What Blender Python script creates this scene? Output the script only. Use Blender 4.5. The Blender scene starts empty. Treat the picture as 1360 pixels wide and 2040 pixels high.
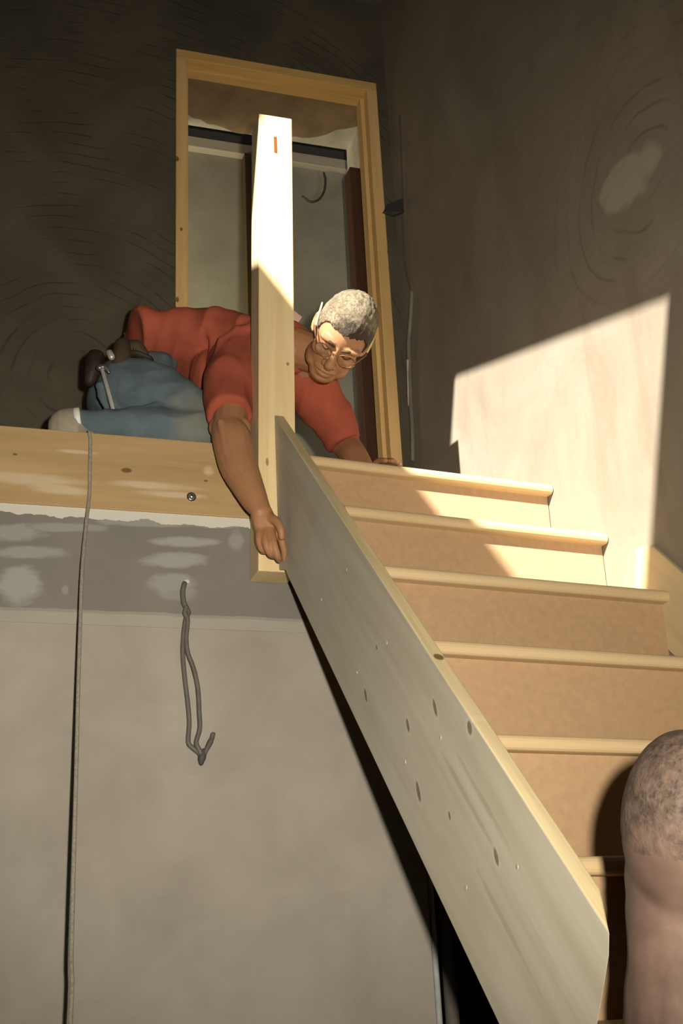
import bpy, bmesh, math, random
from mathutils import Vector, Matrix, noise as mnoise
random.seed(7)
SC = bpy.context.scene
COL = SC.collection
V = Vector

# ------------------------------------------------------------------ camera
FPX = 2452.478
CAM = V((-0.87936, -3.03956, -1.41212))
RT = V((0.955096, -0.292690, -0.046088)); UP = V((-0.064457, -0.357065, 0.931853)); FW = V((0.289200, 0.887039, 0.359897))
cd = bpy.data.cameras.new('camera'); cam = bpy.data.objects.new('camera', cd); COL.objects.link(cam)
cam.matrix_world = Matrix(((RT.x, UP.x, -FW.x, CAM.x), (RT.y, UP.y, -FW.y, CAM.y), (RT.z, UP.z, -FW.z, CAM.z), (0, 0, 0, 1)))
cd.sensor_fit = 'VERTICAL'; cd.sensor_height = 36; cd.sensor_width = 24; cd.lens = FPX * 36 / 2040; cd.clip_start = 0.05
SC.camera = cam

# ------------------------------------------------------------------ light and exposure
vs = SC.view_settings
vs.view_transform = 'Standard'; vs.look = 'None'; vs.exposure = 0.0; vs.gamma = 1.0; vs.use_curve_mapping = False
w = bpy.data.worlds.new('sky'); SC.world = w; w.use_nodes = True
w.node_tree.nodes['Background'].inputs[0].default_value = (0.75, 0.86, 1.0, 1)
w.node_tree.nodes['Background'].inputs[1].default_value = 1.0
SUN = V((1, 0.95, -0.830)).normalized()
def lamp(name, typ, loc, direction, energy, color=(1, 1, 1), **kw):
    l = bpy.data.lights.new(name, typ); o = bpy.data.objects.new(name, l); COL.objects.link(o)
    o.location = loc; o.rotation_euler = V(direction).to_track_quat('-Z', 'Y').to_euler()
    l.energy = energy; l.color = color
    for k, v in kw.items(): setattr(l, k, v)
    return o
lamp('sun', 'SUN', (-3, -4, 5), SUN, 21.0, (1.0, 0.95, 0.86), angle=0.007)
# the electronic flash on its bracket beside the lens
FLASH = CAM + RT * 0.10 + UP * 0.08
lamp('camera_flash', 'SPOT', FLASH, FW - UP * 0.02 - RT * .04, 430, (1.0, 0.91, 0.77), spot_size=math.radians(74), spot_blend=1.0, shadow_soft_size=0.02)
# lamp of the room behind the doorway, standing to the left of the opening
lamp('back_room_lamp', 'AREA', (-1.1, 1.62, 1.3), (1, 0.35, 0.0), 24, (1.0, 0.92, 0.66), size=0.5)

# ------------------------------------------------------------------ pixel helpers
def ray(x, y): return FW + RT * ((x - 680) / FPX) - UP * ((y - 1020) / FPX)
def at(x, y, Y):
    r = ray(x, y); return CAM + r * ((Y - CAM.y) / r.y)
def deep(x, y, D): return CAM + ray(x, y) * D
def onplane(x, y, P, n):
    r = ray(x, y); return CAM + r * ((V(P) - CAM).dot(n) / r.dot(n))

# ------------------------------------------------------------------ materials
class NT:
    def __init__(s, name):
        s.m = bpy.data.materials.new(name); s.m.use_nodes = True; s.t = s.m.node_tree
        s.b = s.t.nodes['Principled BSDF']; s.b.inputs['Specular IOR Level'].default_value = 0.25
    def n(s, typ, **kw):
        k = s.t.nodes.new('ShaderNode' + typ)
        for a, v in kw.items(): setattr(k, a, v)
        return k
    def l(s, a, b): s.t.links.new(a, b)
    def pos(s): return s.n('TexCoord').outputs['Object']
    def math(s, op, a, b=None, clamp=False):
        k = s.n('Math', operation=op); k.use_clamp = clamp
        for i, v in enumerate((a, b)):
            if v is None: continue
            if hasattr(v, 'is_output'): s.l(v, k.inputs[i])
            else: k.inputs[i].default_value = v
        return k.outputs[0]
    def dot(s, p, a):
        k = s.n('VectorMath', operation='DOT_PRODUCT'); s.l(p, k.inputs[0]); k.inputs[1].default_value = a; return k.outputs['Value']
    def axes(s, p, a, b, c):
        k = s.n('CombineXYZ')
        for i, x in enumerate((a, b, c)): s.l(s.dot(p, x), k.inputs[i])
        return k.outputs[0]
    def noise(s, p, scale, detail=4, rough=.55, dist=0):
        k = s.n('TexNoise'); s.l(p, k.inputs['Vector']); k.inputs['Scale'].default_value = scale
        k.inputs['Detail'].default_value = detail; k.inputs['Roughness'].default_value = rough; k.inputs['Distortion'].default_value = dist
        return k.outputs['Fac']
    def ramp(s, f, stops):
        k = s.n('ValToRGB'); e = k.color_ramp.elements
        while len(e) < len(stops): e.new(0.5)
        for el, (p, c) in zip(e, stops):
            el.position = p; el.color = (*c, 1) if len(c) == 3 else c
        s.l(f, k.inputs[0]); return k.outputs['Color']
    def mix(s, f, a, b, mode='MIX'):
        k = s.n('Mix', data_type='RGBA', blend_type=mode)
        for i, v in ((0, f), (6, a), (7, b)):
            if hasattr(v, 'is_output'): s.l(v, k.inputs[i])
            elif i == 0: k.inputs[0].default_value = v
            else: k.inputs[i].default_value = (*v, 1)
        return k.outputs[2]
    def bump(s, h, strength=.3, dist=.005):
        k = s.n('Bump'); k.inputs['Strength'].default_value = strength; k.inputs['Distance'].default_value = dist
        s.l(h, k.inputs['Height']); s.l(k.outputs[0], s.b.inputs['Normal'])
    def done(s, col, rough=.7, metal=0):
        if hasattr(col, 'is_output'): s.l(col, s.b.inputs['Base Color'])
        else: s.b.inputs['Base Color'].default_value = (*col, 1)
        s.b.inputs['Roughness'].default_value = rough; s.b.inputs['Metallic'].default_value = metal
        return s.m
    def ellipse(s, p, c, a, ra, b, rb, soft=.25, wob=None):
        """0..1 mask of an ellipse mark of its own shape, centre c, axes a,b with radii ra,rb"""
        k = s.n('VectorMath', operation='SUBTRACT'); s.l(p, k.inputs[0]); k.inputs[1].default_value = c
        u = s.math('DIVIDE', s.dot(k.outputs[0], a), ra); v = s.math('DIVIDE', s.dot(k.outputs[0], b), rb)
        d = s.math('ADD', s.math('MULTIPLY', u, u), s.math('MULTIPLY', v, v))
        if wob is not None: d = s.math('ADD', d, s.math('MULTIPLY', s.math('SUBTRACT', wob, .5), 2.4))
        mr = s.n('MapRange'); s.l(d, mr.inputs[0]); mr.inputs[1].default_value = 1 + soft; mr.inputs[2].default_value = 1 - soft
        return mr.outputs[0]

def lin(r, g, b):
    f = lambda c: (c / 255 / 12.92) if c < 10.3 else ((c / 255 + .055) / 1.055) ** 2.4
    return (f(r), f(g), f(b))

def wood(name, a, b, along=(1, 0, 0), up=(0, 0, 1), knots=(), kscale=1.0, rough=.65, knotcol=(.10, .055, .025), scuffs=()):
    s = NT(name); p = s.pos(); al = V(along).normalized(); u = V(up); u = (u - al * u.dot(al)).normalized(); c = al.cross(u)
    q = s.axes(p, al * 1.3 * kscale, u * 22 * kscale, c * 22 * kscale)
    f = s.noise(q, 1.0, 6, .6, .6)
    col = s.ramp(f, [(.3, b), (.62, a)])
    big = s.noise(s.axes(p, al * .8, u * 5, c * 5), 1.0, 3)
    col = s.mix(s.math('MULTIPLY', s.math('SUBTRACT', big, .35, True), .9, True), col, tuple(x * .72 for x in a))
    for (k, ra, rb) in knots:
        col = s.mix(s.math('MULTIPLY', s.ellipse(p, k, tuple(al), ra, tuple(u), rb, .4), .85), col, knotcol)
    for (k, ra, rb) in scuffs:
        wb = s.noise(s.axes(p, al * 9, u * 40, c), 1.0, 4, .6)
        col = s.mix(s.math('MULTIPLY', s.ellipse(p, k, tuple(al), ra, tuple(u), rb, .7, wb), .5), col, (.62, .52, .37))
    s.bump(f, .12, .002)
    return s.done(col, rough)

def plain(name, col, rough=.7, metal=0, var=.12, scale=30, bump=0.0, spec=None):
    s = NT(name); p = s.pos(); f = s.noise(p, scale, 4)
    c = s.ramp(f, [(.3, tuple(x * (1 - var) for x in col)), (.7, tuple(min(1, x * (1 + var)) for x in col))])
    if bump: s.bump(f, bump, .004)
    if spec is not None: s.b.inputs['Specular IOR Level'].default_value = spec
    return s.done(c, rough, metal)

def scratch_plaster(name, base, dark, tang, up, scale=1.0, strength=.5, streak=0.0):
    """hand troweled plaster with curved trowel strokes"""
    s = NT(name); p = s.pos(); t = V(tang).normalized(); n = t.cross(V(up))
    q = s.axes(p, t, V(up), n * .1)
    wv = s.n('TexWave', wave_type='RINGS', rings_direction='SPHERICAL'); mp = s.n('Mapping'); s.l(q, mp.inputs[0]); mp.inputs[1].default_value = (.55, -.7, 0)
    s.l(mp.outputs[0], wv.inputs[0]); wv.inputs['Scale'].default_value = 6.5 * scale; wv.inputs['Distortion'].default_value = 5; wv.inputs['Detail'].default_value = 4
    wv.inputs['Detail Scale'].default_value = .55
    stroke = s.ramp(wv.outputs['Fac'], [(0.0, (1, 1, 1)), (.09, (0, 0, 0))])
    part = s.noise(q, 6.5, 3); part = s.math('MULTIPLY', s.math('SUBTRACT', part, .48, True), 7, True)
    stroke = s.math('MULTIPLY', stroke, part)
    cl = s.noise(q, 2.2, 5, .6, .8)
    col = s.ramp(cl, [(.28, tuple(x * .72 for x in base)), (.72, tuple(x * 1.25 for x in base))])
    if streak:
        st = s.noise(s.axes(p, t * 9, V(up) * 1.6, n), 1.0, 5, .6, .5)
        col = s.mix(s.math('MULTIPLY', s.math('SUBTRACT', st, .46, True), 3.5 * streak, True), col, dark)
    col = s.mix(s.math('MULTIPLY', stroke, strength), col, dark)
    h = s.math('SUBTRACT', s.noise(q, 40, 4), s.math('MULTIPLY', stroke, 1.5))
    s.bump(h, .35, .004)
    return s.done(col, .85)

# ------------------------------------------------------------------ mesh helpers
def link(name, me, m=None, parent=None, smooth=False):
    o = bpy.data.objects.new(name, me); COL.objects.link(o)
    if m is not None: me.materials.append(m)
    if parent is not None: o.parent = parent
    if smooth:
        for f in me.polygons: f.use_smooth = True
    return o
def bobj(name, bm, m=None, parent=None, smooth=False, bevel=0.0, seg=2):
    bmesh.ops.recalc_face_normals(bm, faces=bm.faces)
    if bevel:
        bmesh.ops.bevel(bm, geom=[e for e in bm.edges if e.is_manifold and e.calc_face_angle(0) > .5], offset=bevel, segments=seg, profile=.5, affect='EDGES', clamp_overlap=True)
    me = bpy.data.meshes.new(name); bm.to_mesh(me); bm.free()
    return link(name, me, m, parent, smooth)
def tag(o, label=None, cat=None, group=None, kind=None):
    if label: o['label'] = label
    if cat: o['category'] = cat
    if group: o['group'] = group
    if kind: o['kind'] = kind
    return o
def empty(name, label, cat, group=None, kind=None):
    return tag_e(bpy.data.objects.new(name, None), label, cat, group, kind)
def tag_e(o, *a):
    COL.objects.link(o); return tag(o, *a)
def box(bm, x0, x1, y0, y1, z0, z1):
    v = [bm.verts.new((x, y, z)) for x in (x0, x1) for y in (y0, y1) for z in (z0, z1)]
    for f in ((0, 1, 3, 2), (4, 6, 7, 5), (0, 4, 5, 1), (2, 3, 7, 6), (0, 2, 6, 4), (1, 5, 7, 3)): bm.faces.new([v[i] for i in f])
    return v
def slab(bm, pts, off):
    """prism: polygon pts swept by the vector off"""
    a = [bm.verts.new(p) for p in pts]; b = [bm.verts.new(V(p) + V(off)) for p in pts]
    bm.faces.new(a); bm.faces.new(list(reversed(b)))
    for i in range(len(a)):
        j = (i + 1) % len(a); bm.faces.new((a[i], b[i], b[j], a[j]))
def frame_of(t):
    t = t.normalized(); a = V((0, 0, 1)) if abs(t.z) < .9 else V((1, 0, 0))
    x = t.cross(a).normalized(); return x, t.cross(x).normalized()
def spline(pts, n):
    """Catmull-Rom through (x,y,z,extra...) tuples"""
    P = [tuple(p) for p in pts]; out = []
    P = [tuple(2 * a - b for a, b in zip(P[0], P[1]))] + P + [tuple(2 * a - b for a, b in zip(P[-1], P[-2]))]
    for i in range(1, len(P) - 2):
        for k in range(n):
            t = k / n; q = []
            for a, b, c, d in zip(P[i - 1], P[i], P[i + 1], P[i + 2]):
                q.append(.5 * (2 * b + (c - a) * t + (2 * a - 5 * b + 4 * c - d) * t * t + (3 * b - a - 3 * c + d) * t ** 3))
            out.append(tuple(q))
    out.append(P[-2]); return out
def tube(bm, pts, r=None, seg=10, n=0, ref=None, round_ends=True):
    """swept tube; each point (x,y,z[,ra[,rb]]); ra across ref direction, rb along it"""
    P = [tuple(p) if r is None else (p[0], p[1], p[2], r) for p in pts]
    P = [p if len(p) >= 5 else (*p[:4], p[3]) for p in P]
    if n: P = spline(P, n)
    N = len(P); rings = []; prevx = None
    seq = []
    for i, p in enumerate(P):
        t = V(P[min(i + 1, N - 1)][:3]) - V(P[max(i - 1, 0)][:3])
        seq.append((V(p[:3]), t.normalized(), p[3], p[4]))
    if round_ends:
        c, t, a, b = seq[0]; m = (a + b) / 2
        pre = [(c - t * m * math.sin(h), t, a * math.cos(h), b * math.cos(h)) for h in (1.35, .95, .5)]
        c, t, a, b = seq[-1]; m = (a + b) / 2
        post = [(c + t * m * math.sin(h), t, a * math.cos(h), b * math.cos(h)) for h in (.5, .95, 1.35)]
        seq = pre + seq + post
    for c, t, a, b in seq:
        if ref is not None:
            y = V(ref) - t * V(ref).dot(t); y.normalize(); x = y.cross(t)
        elif prevx is None: x, y = frame_of(t)
        else:
            x = (prevx - t * prevx.dot(t)).normalized(); y = t.cross(x)
        prevx = x
        rings.append([bm.verts.new(c + x * math.cos(2 * math.pi * k / seg) * a + y * math.sin(2 * math.pi * k / seg) * b) for k in range(seg)])
    for A, B in zip(rings, rings[1:]):
        for k in range(seg): bm.faces.new((A[k], A[(k + 1) % seg], B[(k + 1) % seg], B[k]))
    bm.faces.new(list(reversed(rings[0]))); bm.faces.new(rings[-1])
def ball(bm, c, rx, ry=None, rz=None, M=None, u=24, v=16):
    ry = ry or rx; rz = rz or rx
    T = Matrix.Translation(V(c)) @ (M.to_4x4() if M is not None else Matrix()) @ Matrix.Diagonal((rx, ry, rz, 1))
    bmesh.ops.create_uvsphere(bm, u_segments=u, v_segments=v, radius=1, matrix=T)
def disc(bm, c, n, r, h, seg=20):
    n = V(n).normalized(); x, y = frame_of(n)
    slab(bm, [V(c) + x * r * math.cos(2 * math.pi * k / seg) + y * r * math.sin(2 * math.pi * k / seg) for k in range(seg)], n * h)
def skin(name, bm, voxel, smooth, m=None, parent=None, deform=None, fac=.5):
    """fuse the overlapping limbs in bm into one continuous surface"""
    bmesh.ops.recalc_face_normals(bm, faces=bm.faces)
    me = bpy.data.meshes.new('tmp'); bm.to_mesh(me); bm.free()
    o = bpy.data.objects.new('tmp', me); COL.objects.link(o)
    r = o.modifiers.new('r', 'REMESH'); r.mode = 'VOXEL'; r.voxel_size = voxel
    if smooth:
        s = o.modifiers.new('s', 'SMOOTH'); s.factor = fac; s.iterations = smooth
    dg = bpy.context.evaluated_depsgraph_get()
    out = bpy.data.meshes.new_from_object(o.evaluated_get(dg)); out.name = name
    bpy.data.objects.remove(o); bpy.data.meshes.remove(me)
    if deform:
        nn = [vv.normal.copy() for vv in out.vertices]
        for vv, n_ in zip(out.vertices, nn): vv.co = deform(vv.co.copy(), n_)
    return link(name, out, m, parent, True)

# ------------------------------------------------------------------ places
TH = 0.0958
U = V((math.cos(TH), math.sin(TH), 0)); D = V((math.sin(TH), -math.cos(TH), 0))
E0 = V((0.8272, 0.0954, 0)); RISE = 0.2465; GO = 0.2444
DD = 1.0148; XL, XR, ZT = -0.1807, 0.6944, 2.2494
FLOOR = -2.9; CEIL = 2.7

# ------------------------------------------------------------------ the setting
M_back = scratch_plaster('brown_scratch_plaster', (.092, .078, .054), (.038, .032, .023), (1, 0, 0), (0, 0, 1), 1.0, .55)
def right_mat():
    s = NT('troweled_wall_plaster'); p = s.pos(); t = D; n = U
    q = s.axes(p, t, V((0, 0, 1)), n * .1)
    st = s.noise(s.axes(p, t * 7, V((0, 0, 1)) * 1.5 + t * .8, n), 1.0, 5, .6, .7)
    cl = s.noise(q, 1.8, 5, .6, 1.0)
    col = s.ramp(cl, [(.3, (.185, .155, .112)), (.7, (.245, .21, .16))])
    col = s.mix(s.math('MULTIPLY', s.math('SUBTRACT', st, .5, True), 1.9, True), col, (.15, .118, .078))
    wv = s.n('TexWave', wave_type='RINGS', rings_direction='SPHERICAL'); mp = s.n('Mapping'); s.l(q, mp.inputs[0]); mp.inputs[1].default_value = (-.62, -.72, 0)
    s.l(mp.outputs[0], wv.inputs[0]); wv.inputs['Scale'].default_value = 4.6; wv.inputs['Distortion'].default_value = 4; wv.inputs['Detail'].default_value = 2; wv.inputs['Detail Scale'].default_value = .7
    stroke = s.ramp(wv.outputs['Fac'], [(0, (1, 1, 1)), (.1, (0, 0, 0))])
    mask = s.ellipse(p, tuple(E0 + D * .6 + V((0, 0, .78))), tuple(D), .42, (0, 0, 1), .42, .5, s.noise(q, 3, 2))
    col = s.mix(s.math('MULTIPLY', s.math('MULTIPLY', stroke, s.math('MULTIPLY', mask, s.math('MULTIPLY', s.math('SUBTRACT', s.noise(q, 6, 3), .42, True), 6, True))), .5), col, (.10, .075, .05))
    # paler patch: reflected window light painted into the wall colour
    pale = s.ellipse(p, tuple(onplane(1250, 355, E0, U)), tuple((D * .95 + V((0, 0, .1))).normalized()), .13, (0, 0, 1), .085, .2, s.noise(q, 7, 2))
    col = s.mix(s.math('MULTIPLY', pale, .5), col, (.40, .35, .28))
    s.bump(s.noise(q, 35, 5), .3, .004)
    return s.done(col, .85)
M_right = right_mat()

# landing floor and the lower floor
bm = bmesh.new(); slab(bm, [(-3.9, .03, -.2), (-.02, .03, -.2), (-.02, .062, -.2), (.80, .146, -.2), (.741, DD, -.2), (-3.9, DD, -.2)], (0, 0, .199))
box(bm, -1.6, 1.6, DD, 2.0, -.2, -.001)
tag(bobj('floor', bm, wood('floor_boards', (.55, .40, .22), (.42, .29, .15))), kind='structure')
bm = bmesh.new(); box(bm, -4.7, 3, -5.3, 2, FLOOR - .1, FLOOR)
tag(bobj('floor', bm, plain('screed', (.22, .20, .18))), kind='structure')
# door wall with its opening
bm = bmesh.new()
wy0, wy1 = DD, 1.41
corner = E0 + D * -.928
box(bm, -4.7, XL, wy0, wy1, -.2, CEIL); box(bm, XR, 1.2, wy0, wy1, -.2, CEIL); box(bm, -4.7, 1.2, wy0, wy1, FLOOR, -.201); box(bm, XL, XR, wy0, wy1, ZT, CEIL)
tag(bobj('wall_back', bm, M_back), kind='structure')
# plastered soffit and pale right reveal inside the opening
M_soff = plain('brown_undercoat', (.23, .155, .085), .9, var=.2, scale=9, bump=.3)
M_reveal = plain('pale_bonding', (.42, .38, .30), .9, var=.15, scale=14, bump=.4)
bm = bmesh.new()
pts = []
n = 26
for i in range(n + 1):
    t = i / n; x = XL + (XR - XL) * t
    yy = 1.40 - .16 * max(0, (abs(t - .47) * 2) ** 2.2) + .035 * mnoise.noise((x * 9, 2, 0)) + .015 * mnoise.noise((x * 30, 5, 0))
    pts.append((x, min(1.405, yy), ZT - .056))
slab(bm, [(XL, DD + .085, ZT - .056)] + pts + [(XR, DD + .085, ZT - .056)], (0, 0, .055))
tag(bobj('trim_1', bm, M_soff), kind='structure')
bm = bmesh.new(); box(bm, XL, XR, DD + .09, wy1 - .001, ZT - .05, ZT + .01); box(bm, XR - .012, XR + .01, DD + .09, wy1, 0, ZT)
tag(bobj('trim_2', bm, M_reveal), kind='structure')
# right wall
bm = bmesh.new(); a = E0 + U * .004 + D * -1.0; b = E0 + U * .004 + D * 5.6
slab(bm, [(a.x, a.y, FLOOR), (b.x, b.y, FLOOR), (b.x, b.y, CEIL), (a.x, a.y, CEIL)], U * .15)
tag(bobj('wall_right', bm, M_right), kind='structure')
# left wall, wall behind the photographer
M_plainwall = plain('grey_plaster', (.30, .27, .22), .9)
bm = bmesh.new(); box(bm, -4.8, -4.7, -5.3, 1.2, FLOOR, CEIL); tag(bobj('wall_left', bm, M_plainwall), kind='structure')
bm = bmesh.new(); box(bm, -4.8, 3, -5.4, -5.3, FLOOR, CEIL); tag(bobj('wall_front', bm, M_plainwall), kind='structure')
# ceiling with an unseen roof light, its outline shaped to fit the sun patches
UNSEEN_OPENING = [(-1.707, -1.724), (-2.017, -3.319), (-3.191, -4.067), (-3.353, -4.085), (-2.69, -2.395)]
bm = bmesh.new()
out = [(3, 2.2), (3, -5.4), (-4.8, -5.4), (-4.8, 2.2)]
for z in (CEIL, CEIL + .03):
    o_ = [bm.verts.new((*p, z)) for p in out]; i_ = [bm.verts.new((*p, z)) for p in UNSEEN_OPENING]
    for f in ((o_[0], o_[1], i_[1], i_[0]), (o_[1], o_[2], i_[3], i_[2], i_[1]), (o_[2], o_[3], i_[4], i_[3]), (o_[3], o_[0], i_[0], i_[4])): bm.faces.new(f)
    if z == CEIL: lo = i_
    else: hi = i_
for k in range(5): bm.faces.new((lo[k], lo[(k + 1) % 5], hi[(k + 1) % 5], hi[k]))
tag(bobj('ceiling', bm, plain('dark_ceiling_boards', (.10, .085, .07), .9)), kind='structure')
# room behind the doorway
bm = bmesh.new()
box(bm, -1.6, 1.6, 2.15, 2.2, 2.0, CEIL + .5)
tag(bobj('void_shade_sheet', bm, plain('painted_void_dark', (.012, .010, .009), .95)), kind='structure')  # near-black colour paints in the darkness of the unlit void
bm = bmesh.new(); box(bm, -1.6, 1.6, 1.95, 2.05, 0, (at(372, 287, 1.93).z + at(692, 334, 1.93).z) / 2 + .025)
tag(bobj('wall_far', bm, plain('olive_plaster', (.30, .275, .20), .9, var=.15, scale=5, bump=.2)), kind='structure')
bm = bmesh.new(); box(bm, 1.5, 1.6, 1.42, 2.15, 0, CEIL + .02); box(bm, -1.6, -1.5, 1.42, 2.15, 0, CEIL + .02)
tag(bobj('wall_side', bm, M_plainwall), kind='structure')
M_cream = wood('cream_batten', (.50, .44, .33), (.42, .36, .26))
b0 = at(372, 287, 1.93); b1 = at(692, 334, 1.93); zb = (b0.z + b1.z) / 2
bm = bmesh.new(); box(bm, -1.4, b1.x + .03, 1.905, 1.95, zb - .03, zb + .03)
o = bobj('ceiling_batten', bm, M_cream, bevel=.003); tag(o, 'pale timber batten under the dark gap inside the doorway', 'batten')
s0 = at(489, 450, 1.90); s1 = at(502, 450, 1.90)
bm = bmesh.new(); box(bm, s0.x, s1.x, 1.89, 1.949, 0, zb - .032)
o = bobj('wall_stud', bm, wood('stud_pine', (.095, .062, .028), (.07, .045, .02), (0, 0, 1), (1, 0, 0)), bevel=.003); tag(o, 'brown upright timber stud behind the white newel post, inside the doorway', 'stud')
q0 = at(694, 345, 1.22); q1 = at(716, 345, 1.22)
bm = bmesh.new(); box(bm, q0.x, min(q1.x, XR - .013), 1.20, 1.28, 0, at(700, 338, 1.22).z)
o = bobj('door_post', bm, wood('red_brown_timber', (.085, .036, .02), (.055, .022, .012), (0, 0, 1), (1, 0, 0)), bevel=.004); tag(o, 'dark red-brown upright timber just inside the right side of the doorway', 'post')

# wall under the landing
def under_mat():
    s = NT('skimmed_wall'); p = s.pos()
    q = s.axes(p, (1, 0, 0), (0, 0, 1), (0, .3, 0))
    z = s.n('SeparateXYZ'); s.l(p, z.inputs[0]); zz = z.outputs[2]
    n1 = s.noise(q, 3.5, 5, .6, .4); n2 = s.noise(q, 11, 4, .6)
    low = s.ramp(n1, [(.3, (.275, .25, .205)), (.7, (.36, .33, .275))])
    band = s.ramp(n1, [(.3, (.165, .155, .135)), (.7, (.205, .19, .165))])
    smear = s.n('Value'); smear.outputs[0].default_value = 0; sm = smear.outputs[0]
    wob = s.noise(s.axes(p, (14, 0, 7), (-6, 0, 30), (0, 1, 0)), 1.0, 3, .6)
    for (x, y, rx, rz, k) in [(365, 1078, .082, .014, .75), (352, 1115, .085, .02, .7), (340, 1160, .06, .025, .55), (355, 1180, .05, .02, .4), (60, 1100, .085, .016, .6),
                              (40, 1165, .05, .05, .75), (20, 1060, .08, .022, .6), (130, 1050, .1, .012, .5), (300, 1040, .13, .012, .55), (440, 1045, .08, .010, .55), (470, 1075, .02, .03, .45), (130, 1175, .008, .012, .4)]:
        c = at(x, y, 0); m = s.ellipse(p, tuple(c), (1, 0, .05), rx, (-.05, 0, 1), rz, .45, wob)
        sm = s.math('MAXIMUM', sm, s.math('MULTIPLY', m, k))
    band = s.mix(sm, band, (.34, .335, .30))
    edge = s.math('ADD', zz, s.math('MULTIPLY', s.math('SUBTRACT', n2, .5), .012))
    isb = s.math('GREATER_THAN', edge, -.50)
    lip = s.math('MULTIPLY', s.math('GREATER_THAN', edge, -.53), s.math('LESS_THAN', edge, -.492))
    col = s.mix(isb, low, band)
    col = s.mix(s.math('MULTIPLY', lip, .55), col, (.33, .31, .26))
    e2 = s.math('ADD', zz, s.math('MULTIPLY', s.math('SUBTRACT', n2, .5), .045))
    top = s.math('GREATER_THAN', e2, -.243)
    col = s.mix(top, col, (.56, .54, .46))
    s.bump(s.noise(q, 28, 5), .22, .004)
    return s.done(col, .8)
bm = bmesh.new()
# lower skim set 6 mm behind the patched band above it
slab(bm, [(-4.69, .005, FLOOR), (.292, .005, FLOOR), (.292, .005, -.86), (.06, .005, -.53), (-4.69, .005, -.53)], (0, .05, 0))
slab(bm, [(-4.69, .003, -.53), (.06, .003, -.53), (.02, .003, -.44), (-.055, .003, -.34), (-.055, .003, -.2157), (-4.69, .003, -.2157)], (0, .05, 0))
tag(bobj('wall_under', bm, under_mat()), kind='structure')

# ------------------------------------------------------------------ doorway lining
M_fr = wood('pine_lining', (.78, .52, .22), (.60, .37, .14), (0, 0, 1), (1, 0, 0),
            knots=[(at(745, 650, DD), .012, .008), (at(768, 375, DD), .010, .006), (at(352, 320, DD), .012, .007), (at(772, 505, DD), .012, .006), (at(360, 460, DD), .008, .005), (at(352, 600, DD), .012, .006)])
M_frh = wood('pine_head', (.72, .45, .16), (.54, .32, .10), (1, 0, 0), (0, 0, 1), knots=[(at(560, 135, DD), .02, .006), (at(462, 152, DD), .008, .006)])
dr = tag_e(bpy.data.objects.new('door_1', None), None, None, None, 'structure')
bm = bmesh.new(); box(bm, XL, XL + .046, DD - .012, DD + .085, 0, ZT - .045); bobj('jamb', bm, M_fr, dr, bevel=.003)
bm = bmesh.new(); box(bm, XL + .046, XL + .058, DD + .035, DD + .085, 0, ZT - .06); bobj('door_stop', bm, M_fr, dr, bevel=.002)
bm = bmesh.new(); box(bm, XR - .046, XR, DD - .012, DD + .085, 0, ZT - .045); bobj('jamb', bm, M_fr, dr, bevel=.003)
bm = bmesh.new(); box(bm, XR - .064, XR - .046, DD + .03, DD + .085, 0, ZT - .06); bobj('door_stop', bm, M_fr, dr, bevel=.002)
bm = bmesh.new(); box(bm, XL, XR, DD - .012, DD + .085, ZT - .045, ZT); bobj('head', bm, M_frh, dr, bevel=.003)
bm = bmesh.new(); box(bm, XL + .046, XR - .046, DD + .035, DD + .085, ZT - .06, ZT - .045); bobj('door_stop', bm, M_frh, dr, bevel=.002)

# ------------------------------------------------------------------ landing edge board, staircase
M_fascia = wood('fascia_pine', (.44, .30, .145), (.34, .22, .095), (1, 0, 0), (0, 0, 1), scuffs=[(at(60, 955, -.002), .13, .016), (at(120, 975, -.002), .07, .012), (at(310, 968, -.002), .10, .010), (at(415, 938, -.002), .014, .014), (at(340, 985, -.002), .09, .008), (at(150, 900, -.002), .05, .005)],
                knots=[(at(252, 937, -.002), .014, .007), (at(410, 958, -.002), .005, .003), (at(30, 905, -.002), .006, .003)])
bm = bmesh.new(); box(bm, -3.9, -.045, -.002, .028, -.2155, 0)
tag(bobj('fascia_board', bm, M_fascia, bevel=.003), 'wide pine fascia board along the landing edge under the kneeling man', 'board')
c = at(381, 990, -.002)
o = empty('coach_bolt', 'shiny steel bolt head with washer on the pine fascia board', 'bolt')
M_steel = plain('bright_steel', (.75, .73, .70), .25, 1.0, var=.05)
bm = bmesh.new(); disc(bm, c, (0, -1, 0), .013, .002); bobj('washer', bm, M_steel, o)
bm = bmesh.new(); ball(bm, c + V((0, -.003, 0)), .0085, .007, .0085); bobj('bolt_head', bm, M_steel, o, True)

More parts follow.
